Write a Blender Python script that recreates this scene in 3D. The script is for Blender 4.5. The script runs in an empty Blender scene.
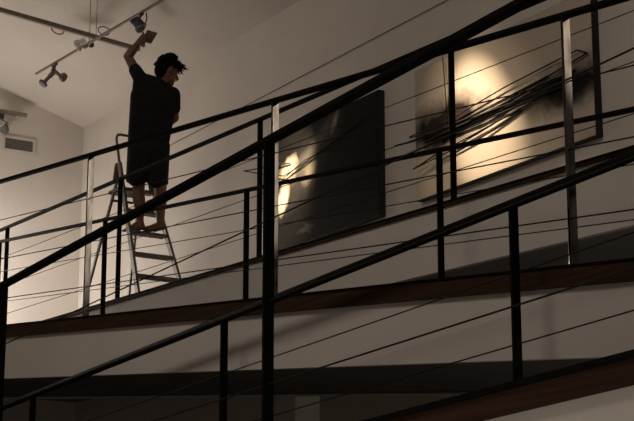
import bpy, bmesh, math, random
import numpy as np
from mathutils import Vector, Matrix

random.seed(3)
C = bpy.context.scene.collection
EYE = 1.55                                   # eye height above the gallery floor

# ------------------------------------------------------------------ camera
F, DH, AL = 1743.574, 439.449, 0.5552855
CX, CY = 317.0, 210.5
TH = math.atan(DH / F)
FW = Vector((-math.cos(AL) * math.cos(TH), math.sin(AL) * math.cos(TH), math.sin(TH)))
RT = Vector((math.sin(AL), math.cos(AL), 0.0))
UP = RT.cross(FW)
CAM = Vector((0, 0, EYE))
HF = Vector((FW.x, FW.y, 0)).normalized()    # horizontal viewing direction


def ray(x, y):
    return FW * F + RT * (x - CX) + UP * (CY - y)


def at_y(x, y, Y):
    d = ray(x, y)
    return CAM + d * (Y / d.y)


def at_x(x, y, X):
    d = ray(x, y)
    return CAM + d * (X / d.x)


def at_d(x, y, depth):
    return CAM + ray(x, y) * (depth / F)


cam_data = bpy.data.cameras.new('camera')
cam = bpy.data.objects.new('camera', cam_data)
C.objects.link(cam)
cam.location = CAM
cam.rotation_euler = Matrix((RT, UP, -FW)).transposed().to_euler()
cam_data.sensor_width = 36.0
cam_data.lens = F / 634.0 * 36.0
cam_data.clip_start = 0.05
bpy.context.scene.camera = cam


# ------------------------------------------------------------------ materials
def principled(name, col, rough=0.6, metal=0.0, spec=0.5):
    m = bpy.data.materials.new(name)
    m.use_nodes = True
    b = m.node_tree.nodes['Principled BSDF']
    b.inputs['Base Color'].default_value = (*col, 1)
    b.inputs['Roughness'].default_value = rough
    b.inputs['Metallic'].default_value = metal
    b.inputs['Specular IOR Level'].default_value = spec
    return m


def noisy(name, c1, c2, scale=6.0, rough=0.6, metal=0.0, spec=0.5, stretch=(1, 1, 1), bump=0.0, detail=5):
    m = principled(name, c1, rough, metal, spec)
    nt = m.node_tree
    b = nt.nodes['Principled BSDF']
    tc = nt.nodes.new('ShaderNodeTexCoord')
    mp = nt.nodes.new('ShaderNodeMapping')
    mp.inputs['Scale'].default_value = stretch
    nz = nt.nodes.new('ShaderNodeTexNoise')
    nz.inputs['Scale'].default_value = scale
    nz.inputs['Detail'].default_value = detail
    rp = nt.nodes.new('ShaderNodeValToRGB')
    rp.color_ramp.elements[0].color = (*c1, 1)
    rp.color_ramp.elements[1].color = (*c2, 1)
    rp.color_ramp.elements[0].position = 0.35
    rp.color_ramp.elements[1].position = 0.65
    nt.links.new(tc.outputs['Object'], mp.inputs['Vector'])
    nt.links.new(mp.outputs['Vector'], nz.inputs['Vector'])
    nt.links.new(nz.outputs['Fac'], rp.inputs['Fac'])
    nt.links.new(rp.outputs['Color'], b.inputs['Base Color'])
    if bump:
        bp = nt.nodes.new('ShaderNodeBump')
        bp.inputs['Strength'].default_value = bump
        bp.inputs['Distance'].default_value = 0.01
        nt.links.new(nz.outputs['Fac'], bp.inputs['Height'])
        nt.links.new(bp.outputs['Normal'], b.inputs['Normal'])
    return m


M = {
    'wall': noisy('wall_paint', (.57, .52, .47), (.60, .55, .50), 2.2, 0.85, spec=0.2, bump=0.05),
    'ceiling': noisy('ceiling_paint', (.57, .52, .47), (.60, .545, .495), 1.6, 0.9, spec=0.2, bump=0.05),
    'fascia': noisy('fascia_paint', (.56, .52, .475), (.60, .555, .51), 1.2, 0.8, spec=0.2, stretch=(1, 1, .3)),
    'under': noisy('dark_under_paint', (.10, .095, .09), (.13, .12, .115), 3, 0.9, spec=0.15),  # shade below the upper ramp put into the wall colour
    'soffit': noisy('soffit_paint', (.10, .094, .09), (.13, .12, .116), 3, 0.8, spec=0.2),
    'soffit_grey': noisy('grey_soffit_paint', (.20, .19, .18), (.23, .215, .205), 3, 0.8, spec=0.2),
    'pale_trim': principled('pale_trim', (.6, .57, .53), 0.5),
    'floor': noisy('floor_concrete', (.07, .065, .06), (.11, .10, .09), 1.5, 0.6, bump=0.1),
    'wood': noisy('dark_red_wood', (.030, .0145, .008), (.052, .025, .014), 5, 0.75, spec=.1, stretch=(.35, 4, 14), bump=0.1),
    'steel': noisy('black_painted_steel', (.004, .004, .004), (.008, .0075, .007), 18, 0.7, metal=0.0, spec=0.04),
    'mirror_steel': noisy('mirror_black_steel', (.09, .087, .083), (.19, .184, .175), 26, 0.07, metal=1.0, stretch=(1, 1, .25)),  # paler mirror copy of the black steel, made to reflect the lit wall
    'cable': principled('steel_cable', (.022, .02, .018), 0.7, 0.0, .05),
    'alu': noisy('ladder_aluminium', (.13, .117, .10), (.18, .163, .14), 30, 0.5, metal=0.5, stretch=(1, 1, .1)),
    'black_plastic': principled('black_plastic', (.015, .014, .014), 0.5),
    'orange_grip': principled('brown_rubber_grip', (.20, .09, .045), 0.6),
    'track': noisy('bronze_grey_track', (.19, .16, .135), (.23, .195, .165), 20, 0.5, metal=0.1),
    'lamp_body': noisy('bronze_lamp_metal', (.17, .135, .112), (.22, .18, .15), 25, 0.45, metal=0.3),
    'lamp_blue': noisy('grey_lamp_metal', (.13, .145, .16), (.21, .225, .24), 22, 0.4, metal=0.3),
    'lamp_green': noisy('green_grey_lamp_metal', (.09, .105, .085), (.13, .15, .12), 22, 0.45, metal=0.2),
    'lamp_white': principled('white_lamp_shade', (.72, .66, .58), 0.5),
    'glass': principled('lamp_lens', (.75, .75, .70), 0.15),
    'vent': principled('vent_white', (.55, .51, .46), 0.6),
    'grille': principled('vent_grille', (.17, .157, .135), 0.6),
    'dark_lens': principled('dark_lens', (.10, .083, .072), 0.4),
    'vent_dark': principled('vent_slot', (.04, .038, .035), 0.8),
    'skin': noisy('skin', (.17, .082, .052), (.20, .10, .062), 14, 0.55, spec=0.35),
    'shirt': noisy('black_tee_cloth', (.015, .015, .016), (.021, .021, .0225), 40, 0.95, spec=0.1, bump=0.2),
    'shorts': noisy('charcoal_shorts_cloth', (.017, .0175, .0195), (.024, .0245, .027), 40, 0.95, spec=0.1, bump=0.2),
    'hair': noisy('black_hair', (.003, .0025, .0025), (.006, .005, .0045), 60, 0.85, spec=.1, stretch=(1, 1, .3)),
    'eye': principled('eye', (.5, .48, .45), 0.2),
    'lip': principled('lip', (.25, .10, .08), 0.5),
    'card': noisy('brown_board', (.09, .056, .032), (.12, .075, .045), 9, 0.8),
    'canvas_edge': principled('black_canvas_edge', (.010, .010, .010), 0.6),
    'rod': noisy('black_rod', (.005, .0045, .004), (.010, .009, .008), 12, 0.7, spec=.2),
}


# ------------------------------------------------------------------ mesh helpers
def add_box(bm, lo, hi):
    x0, y0, z0 = lo
    x1, y1, z1 = hi
    v = [bm.verts.new(p) for p in ((x0, y0, z0), (x1, y0, z0), (x1, y1, z0), (x0, y1, z0),
                                   (x0, y0, z1), (x1, y0, z1), (x1, y1, z1), (x0, y1, z1))]
    for f in ((0, 3, 2, 1), (4, 5, 6, 7), (0, 1, 5, 4), (1, 2, 6, 5), (2, 3, 7, 6), (3, 0, 4, 7)):
        bm.faces.new([v[i] for i in f])


def add_bar(bm, a, b, w, h, side=Vector((0, 1, 0))):
    """box beam from a to b; w measured along 'side', h across it"""
    a = Vector(a); b = Vector(b)
    d = (b - a).normalized()
    s = (side - d * side.dot(d)).normalized()
    n = d.cross(s)
    v = []
    for p in (a, b):
        for i, j in ((-1, -1), (1, -1), (1, 1), (-1, 1)):
            v.append(bm.verts.new(p + s * (i * w / 2) + n * (j * h / 2)))
    for f in ((0, 1, 2, 3), (7, 6, 5, 4), (0, 4, 5, 1), (1, 5, 6, 2), (2, 6, 7, 3), (3, 7, 4, 0)):
        bm.faces.new([v[i] for i in f])


def add_tube(bm, pts, r, seg=8, r_end=None):
    pts = [Vector(p) for p in pts]
    rings = []
    n = len(pts)
    ref = None
    for i, p in enumerate(pts):
        if i == 0: d = pts[1] - p
        elif i == n - 1: d = p - pts[i - 1]
        else: d = (pts[i + 1] - p).normalized() + (p - pts[i - 1]).normalized()
        d.normalize()
        if ref is None:
            ref = Vector((0, 0, 1)) if abs(d.z) < .9 else Vector((1, 0, 0))
        s = (ref - d * ref.dot(d)).normalized()
        ref = s
        t = d.cross(s)
        rr = r if r_end is None else r + (r_end - r) * i / (n - 1)
        rings.append([bm.verts.new(p + (s * math.cos(2 * math.pi * k / seg) + t * math.sin(2 * math.pi * k / seg)) * rr) for k in range(seg)])
    for i in range(n - 1):
        for k in range(seg):
            bm.faces.new((rings[i][k], rings[i][(k + 1) % seg], rings[i + 1][(k + 1) % seg], rings[i + 1][k]))
    bm.faces.new(rings[0][::-1])
    bm.faces.new(rings[-1])


def add_lathe(bm, a, d, prof, seg=16):
    """profile [(t, r)] turned around axis d from a"""
    a = Vector(a); d = Vector(d).normalized()
    ref = Vector((0, 0, 1)) if abs(d.z) < .9 else Vector((1, 0, 0))
    s = (ref - d * ref.dot(d)).normalized(); t = d.cross(s)
    rings = [[bm.verts.new(a + d * q + (s * math.cos(2 * math.pi * k / seg) + t * math.sin(2 * math.pi * k / seg)) * max(r, 1e-4)) for k in range(seg)] for q, r in prof]
    for i in range(len(rings) - 1):
        for k in range(seg):
            bm.faces.new((rings[i][k], rings[i][(k + 1) % seg], rings[i + 1][(k + 1) % seg], rings[i + 1][k]))
    bm.faces.new(rings[0][::-1]); bm.faces.new(rings[-1])


def add_capsule(bm, a, b, r1, r2, seg=14):
    a = Vector(a); b = Vector(b)
    L = (b - a).length
    prof = []
    for k in range(0, 6):
        t = -math.pi / 2 + k * math.pi / 10
        prof.append((r1 * math.sin(t), r1 * math.cos(t)))
    for k in range(0, 6):
        t = k * math.pi / 10
        prof.append((L + r2 * math.sin(t), r2 * math.cos(t)))
    add_lathe(bm, a, b - a if L > 1e-6 else Vector((0, 0, 1)), prof, seg)


def add_ell(bm, c, ax, ay, az, seg=18, rings=12):
    """ellipsoid with half axes as vectors"""
    c = Vector(c)
    rr = []
    for i in range(1, rings):
        t = math.pi * i / rings
        rr.append([bm.verts.new(c + az * math.cos(t) + (ax * math.cos(2 * math.pi * k / seg) + ay * math.sin(2 * math.pi * k / seg)) * math.sin(t)) for k in range(seg)])
    top = bm.verts.new(c + az); bot = bm.verts.new(c - az)
    for k in range(seg):
        bm.faces.new((top, rr[0][k], rr[0][(k + 1) % seg]))
        bm.faces.new((bot, rr[-1][(k + 1) % seg], rr[-1][k]))
        for i in range(len(rr) - 1):
            bm.faces.new((rr[i][k], rr[i + 1][k], rr[i + 1][(k + 1) % seg], rr[i][(k + 1) % seg]))


def obj(name, bm, mat, parent=None, smooth=False, bevel=0.0):
    bmesh.ops.recalc_face_normals(bm, faces=bm.faces[:])
    org = Vector((0, 0, 0))
    if parent is None and len(bm.verts):
        lo = Vector([min(v.co[i] for v in bm.verts) for i in range(3)])
        hi = Vector([max(v.co[i] for v in bm.verts) for i in range(3)])
        org = Vector(((lo.x + hi.x) / 2, (lo.y + hi.y) / 2, lo.z))
    elif parent is not None:
        p = parent
        while p is not None:
            org = org + p.location
            p = p.parent
    bmesh.ops.translate(bm, verts=bm.verts[:], vec=-org)
    me = bpy.data.meshes.new(name)
    bm.to_mesh(me); bm.free()
    if smooth:
        for f in me.polygons: f.use_smooth = True
    o = bpy.data.objects.new(name, me)
    C.objects.link(o)
    me.materials.append(M[mat] if isinstance(mat, str) else mat)
    if parent is not None: o.parent = parent
    else: o.location = org
    if bevel:
        md = o.modifiers.new('bevel', 'BEVEL'); md.width = bevel; md.segments = 2; md.limit_method = 'ANGLE'
    return o


def blob(name, bm, mat, parent, voxel=0.006, smooth_iter=6):
    """union of overlapping closed shapes as one smooth continuous surface"""
    o = obj(name, bm, mat, parent, True)
    md = o.modifiers.new('r', 'REMESH'); md.mode = 'VOXEL'; md.voxel_size = voxel
    ms = o.modifiers.new('s', 'SMOOTH'); ms.iterations = smooth_iter; ms.factor = 0.5
    dg = bpy.context.evaluated_depsgraph_get()
    me = bpy.data.meshes.new_from_object(o.evaluated_get(dg))
    o.modifiers.clear()
    o.data = me
    me.materials.clear(); me.materials.append(M[mat])
    for f in me.polygons: f.use_smooth = True
    return o


def thing(name, label, cat, loc=(0, 0, 0), group=None):
    o = bpy.data.objects.new(name, None); C.objects.link(o)
    o.location = loc; o.empty_display_size = .1
    o['label'] = label; o['category'] = cat
    if group: o['group'] = group
    return o


def tag(o, label, cat, group=None):
    o['label'] = label; o['category'] = cat
    if group: o['group'] = group
    return o


def struct(name, bm, mat, label=None, bevel=0.0):
    o = obj(name, bm, mat, None, False, bevel)
    o['kind'] = 'structure'
    if label: o['label'] = label
    return o


def box_struct(name, lo, hi, mat, label=None):
    bm = bmesh.new(); add_box(bm, lo, hi)
    return struct(name, bm, mat, label)


# ------------------------------------------------------------------ the setting
WY = 7.65                     # far wall
WX = -17.283                  # end wall
RX = 5.0                      # right-hand wall, out of the picture
NY = -4.0                     # wall behind the camera
ZW = 5.67 + EYE               # ceiling height at far wall
CS = 0.292                    # ceiling rises towards the viewer


def ceil_z(y): return ZW + (WY - y) * CS


box_struct('floor', (WX, NY, -.2), (RX, WY, 0), 'floor', 'dark concrete floor of the gallery')
box_struct('wall_far', (WX - .2, WY, -.2), (RX + .2, WY + .2, ZW + .3), 'wall', 'long pale wall the two paintings hang on')
bm = bmesh.new()
for x0, x1 in ((WX - .2, WX),):
    v = [bm.verts.new(p) for p in ((x0, NY, -.2), (x0, WY, -.2), (x0, WY, ceil_z(WY) + .1), (x0, NY, ceil_z(NY) + .1),
                                   (x1, NY, -.2), (x1, WY, -.2), (x1, WY, ceil_z(WY) + .1), (x1, NY, ceil_z(NY) + .1))]
    for f in ((0, 1, 2, 3), (4, 5, 6, 7), (0, 1, 5, 4), (1, 2, 6, 5), (2, 3, 7, 6), (3, 0, 4, 7)): bm.faces.new([v[i] for i in f])
struct('wall_left', bm, 'wall', 'pale end wall with the air vent')
bm = bmesh.new()
x0, x1 = RX, RX + .2
v = [bm.verts.new(p) for p in ((x0, NY, -.2), (x0, WY, -.2), (x0, WY, ceil_z(WY) + .1), (x0, NY, ceil_z(NY) + .1),
                               (x1, NY, -.2), (x1, WY, -.2), (x1, WY, ceil_z(WY) + .1), (x1, NY, ceil_z(NY) + .1))]
for f in ((0, 1, 2, 3), (4, 5, 6, 7), (0, 1, 5, 4), (1, 2, 6, 5), (2, 3, 7, 6), (3, 0, 4, 7)): bm.faces.new([v[i] for i in f])
struct('wall_right', bm, 'wall')
box_struct('wall_near', (WX - .2, NY - .2, -.2), (RX + .2, NY, ceil_z(NY) + .1), 'wall')
bm = bmesh.new()
v = [bm.verts.new(p) for p in ((WX - .2, NY - .2, ceil_z(NY - .2)), (RX + .2, NY - .2, ceil_z(NY - .2)), (RX + .2, WY, ZW), (WX - .2, WY, ZW),
                               (WX - .2, NY - .2, ceil_z(NY - .2) + .2), (RX + .2, NY - .2, ceil_z(NY - .2) + .2), (RX + .2, WY, ZW + .2), (WX - .2, WY, ZW + .2))]
for f in ((0, 1, 2, 3), (7, 6, 5, 4), (0, 4, 5, 1), (1, 5, 6, 2), (2, 6, 7, 3), (3, 7, 4, 0)): bm.faces.new([v[i] for i in f])
struct('ceiling', bm, 'ceiling', 'sloping pale ceiling')

# ------------------------------------------------------------------ ramps
RAIL = {  # rail plane Y, top height above the eye at x = 0, slope dz/dx
    'mid_near': (4.469, 1.9466, -0.1156),
    'mid_far': (5.867, 1.9248, -0.1183),
    'up': (6.168, 3.3996, -0.0389),
    'low_near': (2.972, 1.9239, 0.0352),
    'low_far': (4.297, 1.9584, 0.0369),
}
HR = 1.07


def rail_z(key, x): return RAIL[key][1] + RAIL[key][2] * x + EYE
def deck_z(key, x): return rail_z(key, x) - HR - (.0245 if key.startswith('low') else 0)


def sloped(bm, key, xa, xb, ya, yb, top, bot):
    """slab following a ramp: top/bot are offsets from the deck surface"""
    za, zb = deck_z(key, xa), deck_z(key, xb)
    v = [bm.verts.new(p) for p in ((xa, ya, za + bot), (xb, ya, zb + bot), (xb, yb, zb + bot), (xa, yb, za + bot),
                                   (xa, ya, za + top), (xb, ya, zb + top), (xb, yb, zb + top), (xa, yb, za + top))]
    for f in ((0, 3, 2, 1), (4, 5, 6, 7), (0, 1, 5, 4), (1, 2, 6, 5), (2, 3, 7, 6), (3, 0, 4, 7)):
        bm.faces.new([v[i] for i in f])


def ramp(n, key, xa, xb, ya, yb, wood_h, depth, lip, labels, strip, under='soffit'):
    """one ramp: pale fascia, dark underside, wooden edge board"""
    bm = bmesh.new(); sloped(bm, key, xa, xb, ya, ya + .04, -wood_h, -depth)
    struct('trim_%d' % n, bm, 'fascia', labels[0])
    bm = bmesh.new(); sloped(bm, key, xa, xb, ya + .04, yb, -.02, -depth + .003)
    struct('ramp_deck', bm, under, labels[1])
    bm = bmesh.new(); sloped(bm, key, xa, xb, ya - .022, ya + .075, 0.0, -wood_h)
    struct('trim_%d' % (n + 1), bm, 'wood', labels[2])
    bm = bmesh.new(); sloped(bm, key, xa, xb, ya - .030, ya - .0215, .001, -wood_h * strip)
    struct('trim_%d' % (n + 20), bm, 'steel', labels[-1])
    if lip:
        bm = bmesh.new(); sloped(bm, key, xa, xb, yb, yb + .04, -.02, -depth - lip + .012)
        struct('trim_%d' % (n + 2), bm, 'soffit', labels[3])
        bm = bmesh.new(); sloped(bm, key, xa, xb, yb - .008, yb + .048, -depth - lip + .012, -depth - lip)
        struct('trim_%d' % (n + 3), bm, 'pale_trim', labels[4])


ramp(1, 'mid_near', WX, 3.5, 4.43, 5.93, .085, .370, .016,
     ('white fascia of the middle ramp', 'middle ramp slab with dark underside', 'dark red wood edge board of the middle ramp',
      'dark downstand along the back of the middle ramp', 'thin pale strip under the back edge of the middle ramp', 'black steel strip along the top of the middle wood board'), .07)
ramp(5, 'up', WX, RX, 6.12, WY, .026, .42, 0,
     ('white fascia of the upper ramp', 'upper ramp slab along the far wall', 'thin dark wood edge of the upper ramp', 'black steel strip on the upper wood edge'), .3, 'soffit_grey')
ramp(7, 'low_near', -13.5, RX, 2.93, 4.36, .080, .40, 0,
     ('white fascia of the lowest ramp', 'lowest ramp slab with dark underside', 'dark red wood edge board of the lowest ramp', 'black steel strip along the top of the lowest wood board'), .22)

# panel on the lower far wall, shade under the ramps put into its colour
box_struct('trim_9', (WX, WY - .05, 0), (RX, WY - .002, 2.2), 'under', 'lower part of the far wall, shade put into its dark colour')


# ------------------------------------------------------------------ railings
def railing(key, label, posts, x0, x1, below=0.0, tube=False, mirror=False):
    Y = RAIL[key][0]
    xm = posts[len(posts) // 2]
    t = thing('ramp_railing', label, 'railing', (xm, Y, deck_z(key, xm)), 'steel cable railings of the ramps')
    bm = bmesh.new()
    a = Vector((x0, Y, rail_z(key, x0))); b = Vector((x1, Y, rail_z(key, x1)))
    if tube:
        add_tube(bm, [a, b], .021, 12)
        obj('top_rail', bm, 'steel', t, True)
    else:
        add_bar(bm, a, b, .042, .022)
        obj('top_rail', bm, 'steel', t, False, .004)
    for fr in (.27, .54, .81):
        bm = bmesh.new()
        add_tube(bm, [(x0, Y, rail_z(key, x0) - fr * HR), (x1, Y, rail_z(key, x1) - fr * HR)], .0032, 6)
        obj('cable', bm, 'cable', t, True)
    for x in posts:
        bm = bmesh.new()
        z1 = rail_z(key, x) - .008
        z0 = deck_z(key, x) + .001
        add_box(bm, (x - .008, Y - .020, z0), (x + .008, Y + .020, z1))
        p = obj('post', bm, 'mirror_steel' if mirror else 'steel', t, False, .002)
        bm = bmesh.new()
        add_box(bm, (x - .022, Y - .030, z0 - .0005), (x + .022, Y + .030, z0 + .008))
        obj('foot_plate', bm, 'steel', p)
    return t


railing('mid_near', 'black cable railing on the middle ramp near edge, post tops catching the light',
        [-14.8, -12.35, -9.97, -7.625, -5.252, -2.95], WX + .05, -1.5, mirror=True)
railing('mid_far', 'black cable railing on the middle ramp far side, post feet hidden by ramp edge',
        [-15.1, -12.76, -10.40, -8.08, -5.75, -3.4], WX + .05, -1.5)
railing('up', 'black cable railing on the upper ramp, in front of the ladder and the paintings',
        [-15.68, -13.13, -10.74, -8.35, -5.95, -3.5], WX + .05, -1.5)
railing('low_near', 'nearest and thickest black railing, rising steeply across the photo',
        [-10.03, -7.57, -5.11, -2.65, -.2], -12.5, 1.0)
railing('low_far', 'black cable railing with round top rail, on the far side of the lowest ramp',
        [-10.36, -7.84, -5.415, -2.95, -.5], -12.5, 1.0, tube=True)

# a pale column under the upper ramp
cp = at_y(280.5, 400, 6.15)
bm = bmesh.new()
add_box(bm, (cp.x, 6.15, 0), (cp.x + .2, 6.35, deck_z('up', cp.x) - .42))
o = struct('support_column', bm, 'fascia', 'pale square column in the dark under the ramps', .01)

# ------------------------------------------------------------------ paintings
def canvas_material(name, kind, xc, zc, yf):
    m = principled(name, (.5, .45, .36), 0.55)
    nt = m.node_tree; L = nt.links; b = nt.nodes['Principled BSDF']
    tc = nt.nodes.new('ShaderNodeTexCoord')

    def mapping(loc, rot, sc):
        mp = nt.nodes.new('ShaderNodeMapping'); mp.vector_type = 'TEXTURE'
        mp.inputs['Location'].default_value = loc; mp.inputs['Rotation'].default_value = rot; mp.inputs['Scale'].default_value = sc
        return mp

    def noise(scale, detail=6, dist=0.0, vec=None):
        n = nt.nodes.new('ShaderNodeTexNoise'); n.inputs['Scale'].default_value = scale
        n.inputs['Detail'].default_value = detail; n.inputs['Distortion'].default_value = dist
        L.new(vec or tc.outputs['Object'], n.inputs['Vector'])
        return n.outputs['Fac']

    def math_(op, a, c=None, cl=False):
        n = nt.nodes.new('ShaderNodeMath'); n.operation = op; n.use_clamp = cl
        for i, q in enumerate((a, c)):
            if q is None: continue
            if isinstance(q, (int, float)): n.inputs[i].default_value = q
            else: L.new(q, n.inputs[i])
        return n.outputs[0]

    def mix(fac, a, c):
        n = nt.nodes.new('ShaderNodeMix'); n.data_type = 'RGBA'
        L.new(fac, n.inputs['Factor'])
        for s, q in ((6, a), (7, c)):
            if isinstance(q, tuple): n.inputs[s].default_value = (*q, 1)
            else: L.new(q, n.inputs[s])
        return n.outputs[2]

    def px(p, q, half, *a):
        """patch of colour along a line of the canvas, half-width in metres"""
        u, w_ = at_y(*p, yf), at_y(*q, yf)
        dx, dz = w_.x - u.x, w_.z - u.z
        return ((u.x + w_.x) / 2 - xc, (u.z + w_.z) / 2 - zc, -math.atan2(dz, dx), math.hypot(dx, dz) / 2, half) + a

    def patch(cx, cz, ang, sx, sz, soft=1.0, wob=0.5, nscale=5):
        """soft ragged patch of colour: 1 inside, 0 outside"""
        mp = mapping((cx, 0, cz), (0, ang, 0), (sx, 1, sz))
        L.new(tc.outputs['Object'], mp.inputs['Vector'])
        sep = nt.nodes.new('ShaderNodeSeparateXYZ'); L.new(mp.outputs[0], sep.inputs[0])
        r = math_('SQRT', math_('ADD', math_('POWER', sep.outputs[0], 2), math_('POWER', sep.outputs[2], 2)))
        r = math_('ADD', r, math_('MULTIPLY', math_('SUBTRACT', noise(nscale, 6, .6), .5), wob * 2))
        return math_('DIVIDE', math_('SUBTRACT', 1.0, r), soft, True)

    if kind == 'pale':
        col = mix(noise(3, 8), (.46, .39, .315), (.50, .43, .35))
        for a in (px((396, 142), (502, 106), .27, .55, .35, 6), px((515, 112), (625, 58), .22, .7, .4, 7),
                  px((430, 135), (575, 84), .085, 1.0, .35, 9), px((535, 102), (606, 74), .14, .6, .4, 9)):
            col = mix(patch(*a), col, (.016, .012, .010))
    else:
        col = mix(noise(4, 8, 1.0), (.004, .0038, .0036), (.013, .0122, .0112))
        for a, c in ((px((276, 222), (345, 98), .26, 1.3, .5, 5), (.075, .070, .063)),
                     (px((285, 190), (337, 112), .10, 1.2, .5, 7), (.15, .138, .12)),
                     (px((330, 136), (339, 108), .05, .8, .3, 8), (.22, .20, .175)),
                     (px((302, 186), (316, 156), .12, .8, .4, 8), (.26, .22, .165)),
                     (px((277, 184), (300, 156), .13, .6, .45, 9), (.50, .42, .31)),  # spotlight glow put into the canvas colour
                     (px((279, 219), (288, 180), .11, .5, .4, 8), (.62, .53, .40)),  # brightest part of the painted spotlight glow
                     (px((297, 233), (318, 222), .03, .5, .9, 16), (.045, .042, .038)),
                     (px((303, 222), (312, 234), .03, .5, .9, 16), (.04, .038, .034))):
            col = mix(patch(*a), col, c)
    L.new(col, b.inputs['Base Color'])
    bp = nt.nodes.new('ShaderNodeBump'); bp.inputs['Strength'].default_value = .25; bp.inputs['Distance'].default_value = .004
    L.new(noise(70, 3), bp.inputs['Height']); L.new(bp.outputs[0], b.inputs['Normal'])
    b.inputs['Roughness'].default_value = .6 if kind == 'dark' else .8
    b.inputs['Specular IOR Level'].default_value = .06
    return m


def painting(name, label, x0, x1, z0, z1, depth, kind, rods, edge):
    yf = WY - depth
    t = thing(name, label, 'painting', ((x0 + x1) / 2, WY - .001, z0))
    bm = bmesh.new(); add_box(bm, (x0, yf + .004, z0), (x1, WY - .002, z1))
    obj('stretcher', bm, 'canvas_edge', t)
    bm = bmesh.new(); add_box(bm, (x0 + edge, yf, z0 + edge), (x1 - edge, yf + .0035, z1 - edge))
    obj('canvas', bm, canvas_material(name + '_paint', kind, (x0 + x1) / 2, z0, yf), t)
    for pts, r, lift in rods:
        bm = bmesh.new()
        P = [at_y(x, y, yf - .6 * l) for (x, y), l in zip(pts, lift)]
        add_tube(bm, P, r, 6)
        obj('rod', bm, 'rod', t, True)
    return t


ZP0, ZP1 = 3.385 + EYE, 4.445 + EYE
painting('pale_painting', 'cream canvas with burnt black smears and black rods, lit by a warm spot',
         at_y(415.2, 130, WY - .065).x, at_y(595.8, 130, WY - .065).x, ZP0, ZP1, .065, 'pale', [
    ([(409.5, 137), (447, 121), (505, 87), (577, 50), (587, 53)], .006, (.05, .04, .04, .05, .03)),
    ([(410, 138), (450, 127), (520, 93), (587, 53)], .006, (.05, .03, .04, .03)),
    ([(395, 146), (414, 141), (470, 117), (548, 76)], .008, (.08, .05, .04, .02)),
    ([(413.5, 169), (437, 154), (480, 131), (545, 95), (562, 84)], .0065, (.08, .06, .04, .03, .02)),
    ([(413.5, 169), (452, 150), (482, 137), (522, 110)], .006, (.08, .05, .03, .02)),
    ([(424, 148), (470, 126), (530, 101), (588, 74)], .008, (.03, .03, .04, .03)),
    ([(440, 139), (480, 123), (530, 93), (575, 70)], .008, (.02, .03, .03, .02)),
    ([(424, 142), (470, 121), (530, 90), (556, 78)], .007, (.02, .025, .03, .02)),
    ([(436, 133), (485, 113), (540, 92), (566, 82)], .007, (.02, .03, .03, .02)),
    ([(442.6, 57), (444.5, 80), (448, 130)], .004, (.03, .04, .02)),
    ([(455, 147), (490, 126), (520, 108)], .006, (.02, .03, .02)),
], .004)
painting('dark_painting', 'charcoal black canvas with a pale smear, spot glow put into its colour, left of the cream one',
         -13.02, at_y(378.6, 150, WY - .065).x, ZP0, ZP1, .065, 'dark', [
    ([(244, 171), (262, 168), (290, 163)], .006, (.06, .05, .02)),
    ([(244, 171), (262, 174), (284, 176), (300, 166), (338, 138), (362, 121)], .005, (.06, .05, .04, .03, .03, .02)),
    ([(282, 180), (305, 160), (330, 148)], .004, (.02, .03, .02)),
], .006)

# a tension wire along the far wall
bm = bmesh.new()
wa, wb = at_y(166, 147.5, WY - .012), at_y(470, -12, WY - .012)
wb = wa.lerp(wb, (4.9 - wa.x) / (wb.x - wa.x))
add_tube(bm, [wa, wb], .0035, 6)
for k, p in enumerate((wa, wb)):
    add_tube(bm, [p, Vector((p.x, WY + .0, p.z))], .008, 6)
tag(obj('picture_wire', bm, 'cable'), 'thin taut wire running along the bare wall above the paintings', 'wire')

# ------------------------------------------------------------------ air vent
a = at_x(3.3, 137.4, WX); b_ = at_x(32.8, 152.2, WX)
y0, y1, z0, z1 = 6.72, 7.045, b_.z - .005, a.z - .0
t = thing('air_vent', 'slotted air vent with a pale frame on the end wall', 'vent', (WX, (y0 + y1) / 2, z0))
bm = bmesh.new()
for lo, hi in (((y0 - .03, z0 - .035), (y1 + .035, z0)), ((y0 - .03, z1), (y1 + .035, z1 + .03)), ((y0 - .03, z0), (y0, z1)), ((y1, z0), (y1 + .035, z1))):
    add_box(bm, (WX + .001, lo[0], lo[1]), (WX + .014, hi[0], hi[1]))
obj('vent_frame', bm, 'vent', t)
bm = bmesh.new(); add_box(bm, (WX + .001, y0, z0), (WX + .003, y1, z1)); obj('vent_back', bm, 'vent_dark', t)
bm = bmesh.new()
for k in range(1, 6):
    zz = z0 + (z1 - z0) * k / 6
    add_box(bm, (WX + .003, y0, zz - .0035), (WX + .010, y1, zz + .0035))
for k in range(1, 22):
    yy = y0 + (y1 - y0) * k / 22
    add_box(bm, (WX + .003, yy - .002, z0), (WX + .009, yy + .002, z1))
obj('grille', bm, 'grille', t)

# ------------------------------------------------------------------ ceiling tracks and lamps
ZT = 5.66 + EYE


def at_z(x, y, Z):
    d = ray(x, y); return CAM + d * ((Z - EYE) / d.z)


TB0, TB1 = at_y(36, 74, 6.36), at_y(172, -5.5, 6.33)
bm = bmesh.new(); add_bar(bm, TB0, TB1, .022, .018)
rod_tops = []
tb = thing('lighting_track', 'thin lighting track running parallel to the far wall, hung from the ceiling', 'track', (TB0 + TB1) / 2)
obj('track_bar', bm, 'track', tb)
for x in (94.5, 168):
    s = (x - 36) / (172 - 36)
    p = TB0.lerp(TB1, s)
    q = Vector((p.x, p.y, ceil_z(p.y) + .004))
    bm = bmesh.new(); add_tube(bm, [p, q], .004, 6); obj('hanging_rod', bm, 'track', tb)
    bm = bmesh.new(); add_lathe(bm, q, (0, 0, -1), [(0, .03), (.012, .03), (.02, .012)], 12); obj('ceiling_rose', bm, 'track', tb)

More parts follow.
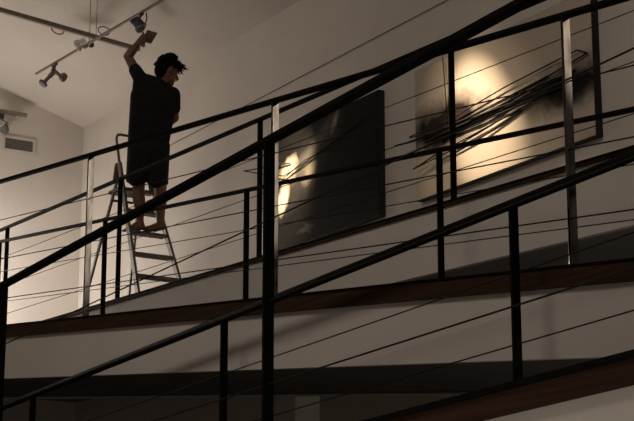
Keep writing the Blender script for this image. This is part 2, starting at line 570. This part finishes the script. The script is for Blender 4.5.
crossing = TB0.lerp(TB1, (97 - 36) / 136.0)
ZA = crossing.z + .030
TA0, TA1 = at_z(-40, -1.5, ZA), at_z(139, 49.5, ZA)
ta = thing('cable_conduit', 'thick bronze grey bar crossing over the lighting track', 'track', (TA0 + TA1) / 2)
bm = bmesh.new(); add_bar(bm, TA0, TA1, .042, .040, Vector((0, 0, 1))); obj('conduit_bar', bm, 'track', ta, False, .004)
for s in (.15, .745):
    p = TA0.lerp(TA1, s); q = Vector((p.x, p.y, ceil_z(p.y) + .004))
    bm = bmesh.new(); add_tube(bm, [p, q], .003, 6); obj('hanging_rod', bm, 'track', ta)
# loops of flex on the conduit
for cx_, cy_, rx_, ry_ in ((57, 29.5, 6.5, 4.5), (103, 31, 6, 4.0)):
    dd = (at_z(cx_, cy_, ZA) - CAM).dot(FW) - .06
    bm = bmesh.new()
    add_tube(bm, [at_d(cx_ + rx_ * math.cos(k * 2 * math.pi / 18) + k * .12, cy_ + ry_ * math.sin(k * 2 * math.pi / 18) + .28 * rx_ * math.cos(k * 2 * math.pi / 18), dd + .006 * k) for k in range(17)], .006, 6)
    obj('flex_loop', bm, 'track', ta, True)


def spot_head(name, label, piv, d, mount, mat, body=.05, L=.15, disc=.055, disc_mat=None, group='track spotlights'):
    """a track spotlight: adapter on the bar, stem, body, flared front ring"""
    t = thing(name, label, 'spotlight', mount, group)
    d = Vector(d).normalized()
    bm = bmesh.new(); add_box(bm, (mount[0] - .025, mount[1] - .012, mount[2] - .030), (mount[0] + .025, mount[1] + .012, mount[2] - .008)); obj('track_adapter', bm, 'black_plastic' if mat == 'lamp_blue' else mat, t)
    bm = bmesh.new(); add_tube(bm, [Vector(mount) - Vector((0, 0, .025)), Vector(piv)], .010, 8); obj('stem', bm, mat, t, True)
    bm = bmesh.new()
    add_lathe(bm, Vector(piv) - d * .03, d, [(0, body * .55), (.012, body * .75), (.03, body * .8), (L * .45, body * .8), (L * .5, body * .6), (L, body * .66), (L + .004, body)], 16)
    obj('lamp_body', bm, mat, t, True)
    bm = bmesh.new()
    e = Vector(piv) + d * (L - .03)
    add_lathe(bm, e, d, [(0, disc), (.026, disc), (.030, disc * .86)], 20)
    h = obj('front_ring', bm, mat, t, True)
    bm = bmesh.new(); add_lathe(bm, e + d * .0302, d, [(0, disc * .8), (.003, disc * .78)], 20); obj('lens', bm, disc_mat or 'glass', h)
    return t


def on_track(px):
    return TB0.lerp(TB1, (px - 36) / 136.0)


m_ = on_track(56)
dT = (m_ - CAM).dot(FW)
spot_head('track_spotlight', 'bronze spotlight at the far end of the track, turned to the left', at_d(52, 74, dT), at_d(42.5, 84, dT - .05) - at_d(52, 74, dT), m_, 'lamp_body', .030, .15, .046, 'dark_lens')
m_ = on_track(58.5)
spot_head('track_spotlight', 'bronze spotlight at the far end of the track, turned to the right', at_d(54, 71.5, dT + .02), at_d(66, 79, dT - .06) - at_d(54, 71.5, dT + .02), m_, 'lamp_body', .030, .15, .046, 'dark_lens')
m_ = on_track(84)
spot_head('track_spotlight', 'small white shaded lamp just under the crossing of the bars', at_d(82, 41.5, dT - .03), at_d(73, 47, dT + .03) - at_d(82, 41.5, dT - .03), m_, 'lamp_white', .040, .075, .044, 'lamp_white')
m_ = on_track(90.5)
spot_head('track_spotlight', 'small grey lamp head right of the white shaded lamp', at_d(90, 44.5, dT - .04), at_d(94, 45.5, dT - .2) - at_d(90, 44.5, dT - .04), m_, 'lamp_body', .026, .06, .03, 'dark_lens')
# the lamp being adjusted
m_ = on_track(145)
dH = (m_ - CAM).dot(FW)
t = spot_head('track_spotlight', 'grey blue spotlight being aimed by the man on the ladder', at_d(137, 22.5, dH - .02), at_d(140, 29, dH - .05) - at_d(136, 21, dH - .02), m_, 'lamp_blue', .045, .085, .045, 'dark_lens')
bm = bmesh.new()
add_tube(bm, [at_d(146, 13, dH), at_d(146.8, 18, dH - .01), at_d(145.5, 24, dH - .02), at_d(141, 28, dH - .03)], .006, 6)
obj('yoke', bm, 'black_plastic', t, True)
bm = bmesh.new()
for q in range(5):
    c = at_d(135.2 + 1.6 * q, 20.2 + 1.7 * q, dH - .025)
    dv = (at_d(140, 29, dH - .05) - at_d(136, 21, dH - .02)).normalized()
    add_lathe(bm, c - dv * .004, dv, [(0, .048), (.006, .048)], 16)
obj('cooling_fin', bm, 'lamp_blue', t)

# lamp bracket on the end wall, at the left border of the picture
a = at_x(-22, 107.5, WX + .10); b_ = at_x(26.5, 119, WX + .10)
t = thing('wall_track_light', 'grey green lamp under a short track on the end wall, above the vent', 'spotlight', (WX + .002, (a.y + b_.y) / 2, a.z))
bm = bmesh.new(); add_box(bm, (WX + .08, a.y, a.z - .02), (WX + .12, b_.y, a.z + .022)); obj('track_bar', bm, 'track', t)
for yy in (a.y + .06, b_.y - .08):
    bm = bmesh.new(); add_box(bm, (WX + .001, yy - .012, a.z - .008), (WX + .08, yy + .012, a.z + .010)); obj('wall_bracket', bm, 'vent', t)
dW = (at_x(1, 118, WX + .12) - CAM).dot(FW)
bm = bmesh.new(); p = at_d(1, 117, dW); add_box(bm, (p.x - .03, p.y - .025, p.z - .02), (p.x + .03, p.y + .025, p.z + .03)); obj('track_adapter', bm, 'black_plastic', t)
bm = bmesh.new()
a2 = at_d(5.5, 131, dW + .02); d2 = (at_d(0, 122, dW - .06) - a2)
add_lathe(bm, a2 - d2.normalized() * .02, d2, [(0, .02), (.008, .038), (.04, .05), (.10, .052), (.104, .060), (.12, .060)], 16)
lb = obj('lamp_body', bm, 'lamp_green', t, True)
bm = bmesh.new(); add_lathe(bm, a2 - d2.normalized() * .02 + d2.normalized() * .1205, d2, [(0, .05), (.003, .048)], 16); obj('lens', bm, 'lamp_white', lb)
bm = bmesh.new(); add_tube(bm, [at_d(1, 119, dW), at_d(8, 123, dW - .02), at_d(7.5, 129, dW), at_d(5, 130.5, dW)], .006, 6); obj('yoke', bm, 'lamp_green', t, True)

# ------------------------------------------------------------------ step ladder
FL = at_y(138, 296, 6.45)                     # where the front stile passes the ramp edge
zd = deck_z('up', FL.x)
LX = FL.x


def ladder():
    t = thing('step_ladder', 'tall aluminium step ladder with a hoop handrail, standing on the upper ramp', 'ladder', (LX, 6.8, zd))
    # front stiles: points where they are seen, in the leaning front plane
    lean = .30                                 # the front leans back by this much per metre

    def front(px, py):
        # intersect the viewing ray with the plane x = xf - lean*(z - zd)
        d = ray(px, py)
        xf = LX + lean * (FL.z - zd)
        k = (xf - lean * (CAM.z - zd)) / (d.x + lean * d.z)
        return CAM + d * k

    lt, lb_ = front(119.5, 163), front(137.7, 295)
    rb = front(179.5, 283.5); rm = front(163.9, 228)

    def down(a, b):                            # carry a stile on to the deck
        s = (zd - a.z) / (b.z - a.z); return a.lerp(b, s)
    lf = down(lt, lb_)
    rf = down(rm, rb)
    # right stile up to the height of the left one
    rt_ = rm.lerp(rb, (lt.z - rm.z) / (rb.z - rm.z))
    S = Vector((0, 1, 0))
    for a, b in ((lf, lt), (rf, rt_)):
        d = (b - a).normalized()
        bm = bmesh.new(); add_bar(bm, a + Vector((0, 0, .025)), b, .024, .055, S); st = obj('stile', bm, 'alu', t, False, .003)
        bm = bmesh.new(); add_box(bm, (a.x - .035, a.y - .02, zd + .001), (a.x + .035, a.y + .02, zd + .04)); obj('rubber_foot', bm, 'black_plastic', st)

    def at_h(a, b, z):
        return a.lerp(b, (z - a.z) / (b.z - a.z))
    zs = [front(131.6, 233.5).z + .028, front(134, 255).z + .028, front(136.5, 277).z + .028]
    pitch = (zs[0] - zs[2]) / 2
    levels = [zs[2] - pitch * 2, zs[2] - pitch, zs[2], zs[1], zs[0], zs[0] + pitch, zs[0] + 2 * pitch]
    levels = [z for z in levels if z > zd + .1]
    for z in levels:
        a, b = at_h(lf, lt, z), at_h(rf, rt_, z)
        bm = bmesh.new()
        add_box(bm, (a.x - .055, a.y + .012, z - .028), (a.x + .035, b.y - .012, z))
        for k in range(4):
            add_box(bm, (a.x - .05 + .022 * k, a.y + .014, z), (a.x - .042 + .022 * k, b.y - .014, z + .003))
        obj('step', bm, 'alu', t, False, .003)
    # rear frame
    back = [((117.5, 166), (87, 293)), ((150, 176), (128.5, 298))]
    tops = [lt + Vector((-.03, .03, -.02)), rt_ + Vector((-.03, -.03, -.02))]
    feet = []
    for (tp, ((x1, y1), (x2, y2))) in zip(tops, back):
        # rear leg splays away along -x until it meets the deck
        d = ray(x2, y2)
        Yr = tp.y + (.0 if tp is tops[0] else -.0)
        if tp is tops[0]: Yr = tp.y - .10
        else: Yr = tp.y + .06
        low = at_y(x2, y2, Yr)
        foot = tp.lerp(low, (zd + .012 - tp.z) / (low.z - tp.z))
        foot.z = zd + .02
        feet.append(foot)
        bm = bmesh.new(); add_bar(bm, foot, tp, .020, .034, S); lg = obj('rear_leg', bm, 'alu', t, False, .003)
        bm = bmesh.new(); add_box(bm, (foot.x - .025, foot.y - .018, zd + .001), (foot.x + .025, foot.y + .018, zd + .045)); obj('rubber_foot', bm, 'black_plastic', lg)
    for s in (.78,):
        bm = bmesh.new(); add_bar(bm, feet[0].lerp(tops[0], s), feet[1].lerp(tops[1], s), .018, .018, Vector((0, 0, 1))); obj('rear_brace', bm, 'alu', t)
    # platform and tray at the top
    zt = lt.z - .03
    bm = bmesh.new(); add_box(bm, (lt.x - .20, lt.y - .01, zt - .22), (lt.x + .03, rt_.y + .01, zt - .19)); obj('platform', bm, 'black_plastic', t, False, .004)
    # hoop handrail
    dl = (lt - lf).normalized()
    hA = lt + dl * .02; hB = rt_ + Vector((dl.x, 0, dl.z)) * .02
    topz = at_d(121, 129.8, (lt - CAM).dot(FW)).z
    uA = Vector((hA.x - .06, hA.y - .005, topz - .05)); uB = Vector((hB.x - .06, hB.y + .005, topz - .05))
    cA = Vector((hA.x - .065, hA.y + .035, topz)); cB = Vector((hB.x - .065, hB.y - .035, topz))
    mid = []
    for k in range(5):
        s = k / 4
        mid.append((1 - s) ** 2 * uA + 2 * s * (1 - s) * Vector((uA.x, uA.y, topz)) + s * s * cA)
    mid2 = []
    for k in range(5):
        s = k / 4
        mid2.append((1 - s) ** 2 * cB + 2 * s * (1 - s) * Vector((uB.x, uB.y, topz)) + s * s * uB)
    bm = bmesh.new(); add_tube(bm, [hA - dl * .3, hA] + mid + mid2 + [hB, hB - dl * .3], .0125, 10); hp = obj('hoop_handrail', bm, 'alu', t, True)
    g = tops[0] + Vector((-.03, -.03, -.02))
    bm = bmesh.new(); add_capsule(bm, g + Vector((.01, 0, .03)), g + Vector((-.03, 0, -.09)), .022, .019, 10); obj('hinge_grip', bm, 'orange_grip', t, True)
    return t, front, zs[0]


lad, front, STEP_Z = ladder()

# ------------------------------------------------------------------ the man on the ladder
stand = front(140, 233); stand.z = STEP_Z
D0 = (stand - CAM).dot(FW)


def P(x, y, df=0.0): return at_d(x, y, D0 + df)


Z3 = Vector((0, 0, 1))
S1 = D0 / F                                    # metres per pixel there


def E(bm, c, rx, rz, ry, tilt=0.0, seg=20):
    """ellipsoid: rx across, rz upright, ry in depth (m), tilt leans its top to the right"""
    ct, st = math.cos(tilt), math.sin(tilt)
    add_ell(bm, c, (RT * ct - Z3 * st) * rx, HF * ry, (Z3 * ct + RT * st) * rz, seg, 14)


man = thing('person', 'man in black T-shirt and shorts on the ladder, reaching up to a spotlight', 'person', (stand.x, stand.y, stand.z))

shL, elL, wrL, haL = P(140.5, 79, 0), P(127.8, 56.5, .17), P(138, 43.5, .03), P(143, 37, -.03)
shR, elR, wrR = P(172, 95, .02), P(174.5, 118, .06), P(164, 126, .28)
neck0, neck1 = P(160.5, 91, .0), P(164.5, 77, .05)
headc = P(167.9, 69.8, .05)
hipL, hipR = P(140, 150, .0), P(158.5, 151, .0)
knL, knR = P(138.5, 190, .06), P(160.5, 193, .06)
anL, anR = P(140, 222, .0), P(160.3, 224, .0)
face = (RT * .80 + HF * .55 - Z3 * .32).normalized()           # looks down to the right
fside = face.cross(Z3).normalized()
fup = fside.cross(face)

bm = bmesh.new()
# trunk
E(bm, P(155, 100, 0), .165, .16, .105, .10)
E(bm, P(150, 122, 0), .145, .17, .095, .05)
E(bm, P(149, 147, 0), .155, .14, .105)
add_capsule(bm, P(146, 84, 0), P(167, 92, .01), .062, .065)
add_capsule(bm, neck0, neck1, .062, .055)
# raised arm
add_capsule(bm, P(146, 84, 0), shL, .065, .058)
add_capsule(bm, shL, elL, .054, .038)
add_capsule(bm, elL, elL.lerp(wrL, .35), .040, .042); add_capsule(bm, elL.lerp(wrL, .35), wrL, .042, .027)
# hanging arm, forearm bent forward
add_capsule(bm, P(166, 92, .01), shR, .065, .060)
add_capsule(bm, shR, elR, .054, .040); add_capsule(bm, elR, elR.lerp(wrR, .35), .040, .040); add_capsule(bm, elR.lerp(wrR, .35), wrR, .040, .027)
# legs
for hip, kn, an, s in ((hipL, knL, anL, -1), (hipR, knR, anR, 1)):
    add_capsule(bm, hip, kn, .085, .054)
    add_capsule(bm, kn, kn.lerp(an, .32), .050, .057)
    calf = kn.lerp(an, .30) - HF * .022
    add_capsule(bm, calf, kn.lerp(an, .62) - HF * .010, .050, .041)
    add_capsule(bm, kn.lerp(an, .32), an, .052, .033)
# feet: heels to the viewer, toes pointing away from the camera and to the left
footd = (HF * .62 - RT * .78).normalized()
footR = (HF * .45 - RT * .89).normalized()
for an, fd, s in ((anL, footd, -1), (anR, footR, 1)):
    base = stand.z + .006
    heel = Vector((an.x, an.y, base + .030)) - fd * .025
    ball = heel + fd * .155; ball.z = base + .026
    toe = heel + fd * .20; toe.z = base + .020
    sd = fd.cross(Z3).normalized()
    add_capsule(bm, an, heel, .034, .030)
    add_capsule(bm, an - Z3 * .01, ball, .033, .028)
    add_capsule(bm, heel, ball, .030, .030)
    add_capsule(bm, ball - sd * .018, ball + sd * .022, .026, .024)
    for k in range(5):
        q = ball + sd * (-.030 + .0155 * k) * (1 if s < 0 else -1)
        add_capsule(bm, q, q + fd * (.052 - .006 * k) - Z3 * .008, .0125 - .001 * k, .0105 - .001 * k, 8)
# head: skull, jaw, nose, ears, brows
add_ell(bm, headc, fside * .076, face * .094, fup * .104, 20, 14)
add_ell(bm, headc + face * .035 - fup * .062, fside * .056, face * .058, fup * .055, 16, 10)
add_ell(bm, headc + face * .075 - fup * .102, fside * .026, face * .024, fup * .022, 12, 8)
add_capsule(bm, headc + face * .090 - fup * .000, headc + face * .112 - fup * .036, .011, .016, 10)
for s in (-1, 1):
    add_ell(bm, headc + fside * (.079 * s) - face * .008 - fup * .022, fside * .012, face * .020, fup * .033, 10, 8)
    add_capsule(bm, headc + face * .083 + fside * (.014 * s) + fup * .018, headc + face * .072 + fside * (.044 * s) + fup * .020, .011, .009, 8)
    add_capsule(bm, headc + face * .088 - fup * (.060) + fside * 0, headc + face * .080 - fup * .062 + fside * (.020 * s), .010, .008, 8)


def hand(bm, wrist, d, across, curl, s=1, spread=.2):
    """palm plus four unequal fingers bent twice and a thumb from the side of the palm"""
    d = d.normalized(); across = (across - d * across.dot(d)).normalized(); n = d.cross(across)
    for k in range(4):
        o = across * (-.030 + .020 * k)
        add_capsule(bm, wrist + o * .6 + d * .01, wrist + o + d * .085, .0145, .0125, 8)
    for k, L in enumerate((.070, .080, .075, .058)):
        b = wrist + across * (-.030 + .020 * k) + d * .088
        dd = (d + across * (spread * (k - 1.5) * .3)).normalized()
        p0 = b
        ang = 0
        for seg, fr in enumerate((.45, .30, .25)):
            ang += curl[seg]
            p1 = p0 + (dd * math.cos(ang) + n * math.sin(ang) * s) * (L * fr * 1.15)
            add_capsule(bm, p0, p1, .0098 - .0009 * seg, .0090 - .0009 * seg, 8)
            p0 = p1
    tb_ = wrist - across * .030 + d * .025
    t1 = tb_ + (-across * .7 + d * .6 + n * .35 * s).normalized() * .042
    t2 = t1 + (-across * .15 + d * .85 + n * .5 * s).normalized() * .032
    t3 = t2 + (across * .15 + d * .8 + n * .6 * s).normalized() * .026
    add_capsule(bm, tb_, t1, .0135, .012, 8); add_capsule(bm, t1, t2, .012, .0105, 8); add_capsule(bm, t2, t3, .0105, .009, 8)


hand(bm, wrL, haL - wrL + RT * .02, Z3 * .8 + RT * -.5, (.35, .55, .45), 1)
hand(bm, wrR, (P(158, 131, .36) - wrR), Z3, (.3, .4, .4), -1)
body = blob('body', bm, 'skin', man, .0052, 5)

# eyes and lips
for s in (-1, 1):
    bm = bmesh.new(); add_ell(bm, headc + face * .079 + fside * (.030 * s) - fup * .002, fside * .014, face * .011, fup * .009, 12, 8); obj('eye', bm, 'eye', man, True)
bm = bmesh.new(); add_capsule(bm, headc + face * .099 - fup * .066 - fside * .016, headc + face * .099 - fup * .066 + fside * .016, .006, .006, 8); obj('mouth', bm, 'lip', man, True)

# T-shirt
bm = bmesh.new()
E(bm, P(155, 101, 0), .186, .165, .128, .12)
E(bm, P(151, 116, 0), .178, .18, .122, .06)
E(bm, P(149, 133, 0), .172, .12, .122)
add_capsule(bm, P(141.5, 96, 0), P(140, 140, 0), .100, .110)
add_capsule(bm, P(166, 100, 0), P(158, 140, 0), .100, .105)
add_capsule(bm, P(144, 86, 0), P(169, 95, .01), .080, .085)
add_capsule(bm, P(153, 86, .0), P(163, 89.5, .02), .082, .080)
add_capsule(bm, P(141, 88, 0), shL, .078, .066)
add_capsule(bm, shL, P(135.2, 70, .07), .066, .058)
add_capsule(bm, P(145.5, 82, 0), P(158, 86, 0), .075, .078)
add_capsule(bm, shL, P(140, 98, 0), .062, .075)
add_capsule(bm, shR, P(173.2, 108, .04), .076, .066)
add_capsule(bm, P(168, 95, 0), P(166.5, 118, 0), .08, .06)
blob('t_shirt', bm, 'shirt', man, .006, 6)

# shorts
bm = bmesh.new()
E(bm, P(149, 146, 0), .178, .14, .126)
add_capsule(bm, P(140, 146, 0), P(136.8, 176, .04), .112, .098)
add_capsule(bm, P(157.5, 146, 0), P(157.8, 178, .04), .112, .096)
add_capsule(bm, P(148.5, 150, 0), P(148.0, 166, .02), .115, .095)
# square hems
for c, r, ty in ((P(136.7, 181, .04), .098, 0), (P(157.8, 183.5, .04), .094, 0)):
    add_lathe(bm, c + Z3 * .12, -Z3, [(0, r * .8), (.01, r * .97), (.115, r), (.125, r * .97)], 20)
blob('shorts', bm, 'shorts', man, .006, 3)

# hair: cap over the skull plus loose tufts
bm = bmesh.new()
add_ell(bm, headc - face * .020 + fup * .030, fside * .086, face * .100, fup * .106, 20, 14)
add_ell(bm, headc - face * .058 - fup * .020, fside * .076, face * .060, fup * .088, 16, 10)
rnd = random.Random(11)
for k in range(150):
    u = rnd.uniform(-1, 1); w = rnd.uniform(-1, 1)
    base = headc + face * (.098 * w - .02) + fside * (.075 * u) + fup * (.132 - .085 * w * w - .05 * u * u)
    tip = base + (face * rnd.uniform(-.2, 1.0) + fside * (.6 * u) + fup * rnd.uniform(-.35, .7)).normalized() * rnd.uniform(.022, .05)
    add_tube(bm, [base - fup * .02, base.lerp(tip, .55) + fup * .004, tip], .012, 6, .003)
for k in range(22):
    u = rnd.uniform(-1, 1)
    base = headc + face * .085 + fside * (.055 * u) + fup * rnd.uniform(.045, .10)
    tip = base + (face * .9 + RT * .3 + fup * rnd.uniform(-.55, .3) + fside * (.4 * u)).normalized() * rnd.uniform(.035, .075)
    add_tube(bm, [base - face * .02, base.lerp(tip, .5) + fup * .008, tip], .011, 6, .0025)
obj('hair', bm, 'hair', man, True)

# the board he holds next to the lamp
a, b_, c, d = at_d(142, 41, D0 - .05), at_d(151, 43.5, D0 - .06), at_d(157.3, 33.2, D0 - .01), at_d(147.5, 30.2, D0 + .0)
n = (b_ - a).cross(d - a).normalized() * .006
bm = bmesh.new()
v = [bm.verts.new(p) for p in (a - n, b_ - n, c - n, d - n, a + n, b_ + n, c + n, d + n)]
for f in ((0, 1, 2, 3), (7, 6, 5, 4), (0, 4, 5, 1), (1, 5, 6, 2), (2, 6, 7, 3), (3, 7, 4, 0)): bm.faces.new([v[i] for i in f])
tag(obj('small_board', bm, 'card'), 'small flat brown board held in the raised hand of the man', 'board')

# ------------------------------------------------------------------ light
def spot(name, loc, target, power, angle, blend=.6, size=.05, col=(1, .775, .53)):
    l = bpy.data.lights.new(name, 'SPOT'); l.energy = power; l.spot_size = math.radians(angle); l.spot_blend = blend
    l.shadow_soft_size = size; l.color = col
    o = bpy.data.objects.new(name, l); C.objects.link(o); o.location = loc
    o.rotation_euler = (Vector(target) - Vector(loc)).to_track_quat('-Z', 'Y').to_euler()
    return o


def point(name, loc, power, size, col):
    l = bpy.data.lights.new(name, 'POINT'); l.energy = power; l.shadow_soft_size = size; l.color = col
    o = bpy.data.objects.new(name, l); C.objects.link(o); o.location = loc
    return o


def area(name, loc, target, power, sx, sy, col=(1, .86, .70)):
    l = bpy.data.lights.new(name, 'AREA'); l.energy = power; l.shape = 'RECTANGLE'; l.size = sx; l.size_y = sy; l.color = col
    o = bpy.data.objects.new(name, l); C.objects.link(o); o.location = loc
    o.rotation_euler = (Vector(target) - Vector(loc)).to_track_quat('-Z', 'Y').to_euler()
    return o


WARM = (1, .885, .775)
pc = at_y(491, 133, WY)
spot('painting_spot_light', (-10.9, 5.95, ceil_z(5.95) - .25), pc, 1450, 19, 1.0, .03)
spot('painting_wide_light', (-10.7, 5.95, ceil_z(5.95) - .25), pc + Vector((.0, 0, -.3)), 160, 38, 1.0, .03)
pd = at_y(294, 192, WY)
spot('dark_painting_spot_light', (-12.2, 6.0, ceil_z(6.0) - .25), pd, 1700, 23, 1.0, .03)
spot('right_wall_spot_light', (-2.2, 4.9, ceil_z(4.9) - .2), (-2.2, WY, 4.70 + EYE), 2300, 33, .15, .03, (1, .88, .75))
point('landing_lamp', (-16.35, 5.55, 3.55 + EYE), 125, .45, (1, .905, .81))
spot('end_wall_light', (-15.5, 4.9, 3.7 + EYE), (WX, 6.3, 3.55 + EYE), 200, 75, 1.0, .2, (1, .93, .84))
point('lower_gallery_fill', (-3.0, 6.7, 1.0), 60, .2, WARM)  # unseen light added to lift the dark space under the upper ramp
point('lower_hall_lamp', (-3.5, .6, .9), 50, .7, WARM)
area('hall_fill_light', (-7, -1.0, ceil_z(-1.0) - .3), (-8, 4.5, 2), 230, 4.0, 3.0, WARM)  # unseen soft fill added to brighten the fascias and the wall

w = bpy.data.worlds.new('world'); bpy.context.scene.world = w; w.use_nodes = True
w.node_tree.nodes['Background'].inputs[0].default_value = (.9, .8, .7, 1)
w.node_tree.nodes['Background'].inputs[1].default_value = .02

sc = bpy.context.scene
sc.view_settings.view_transform = 'Standard'
sc.view_settings.look = 'None'
sc.view_settings.gamma = 1
sc.view_settings.exposure = 0.0
sc.view_settings.use_curve_mapping = False
sc.cycles.use_denoising = True
sc.cycles.max_bounces = 6
sc.cycles.sample_clamp_indirect = 4
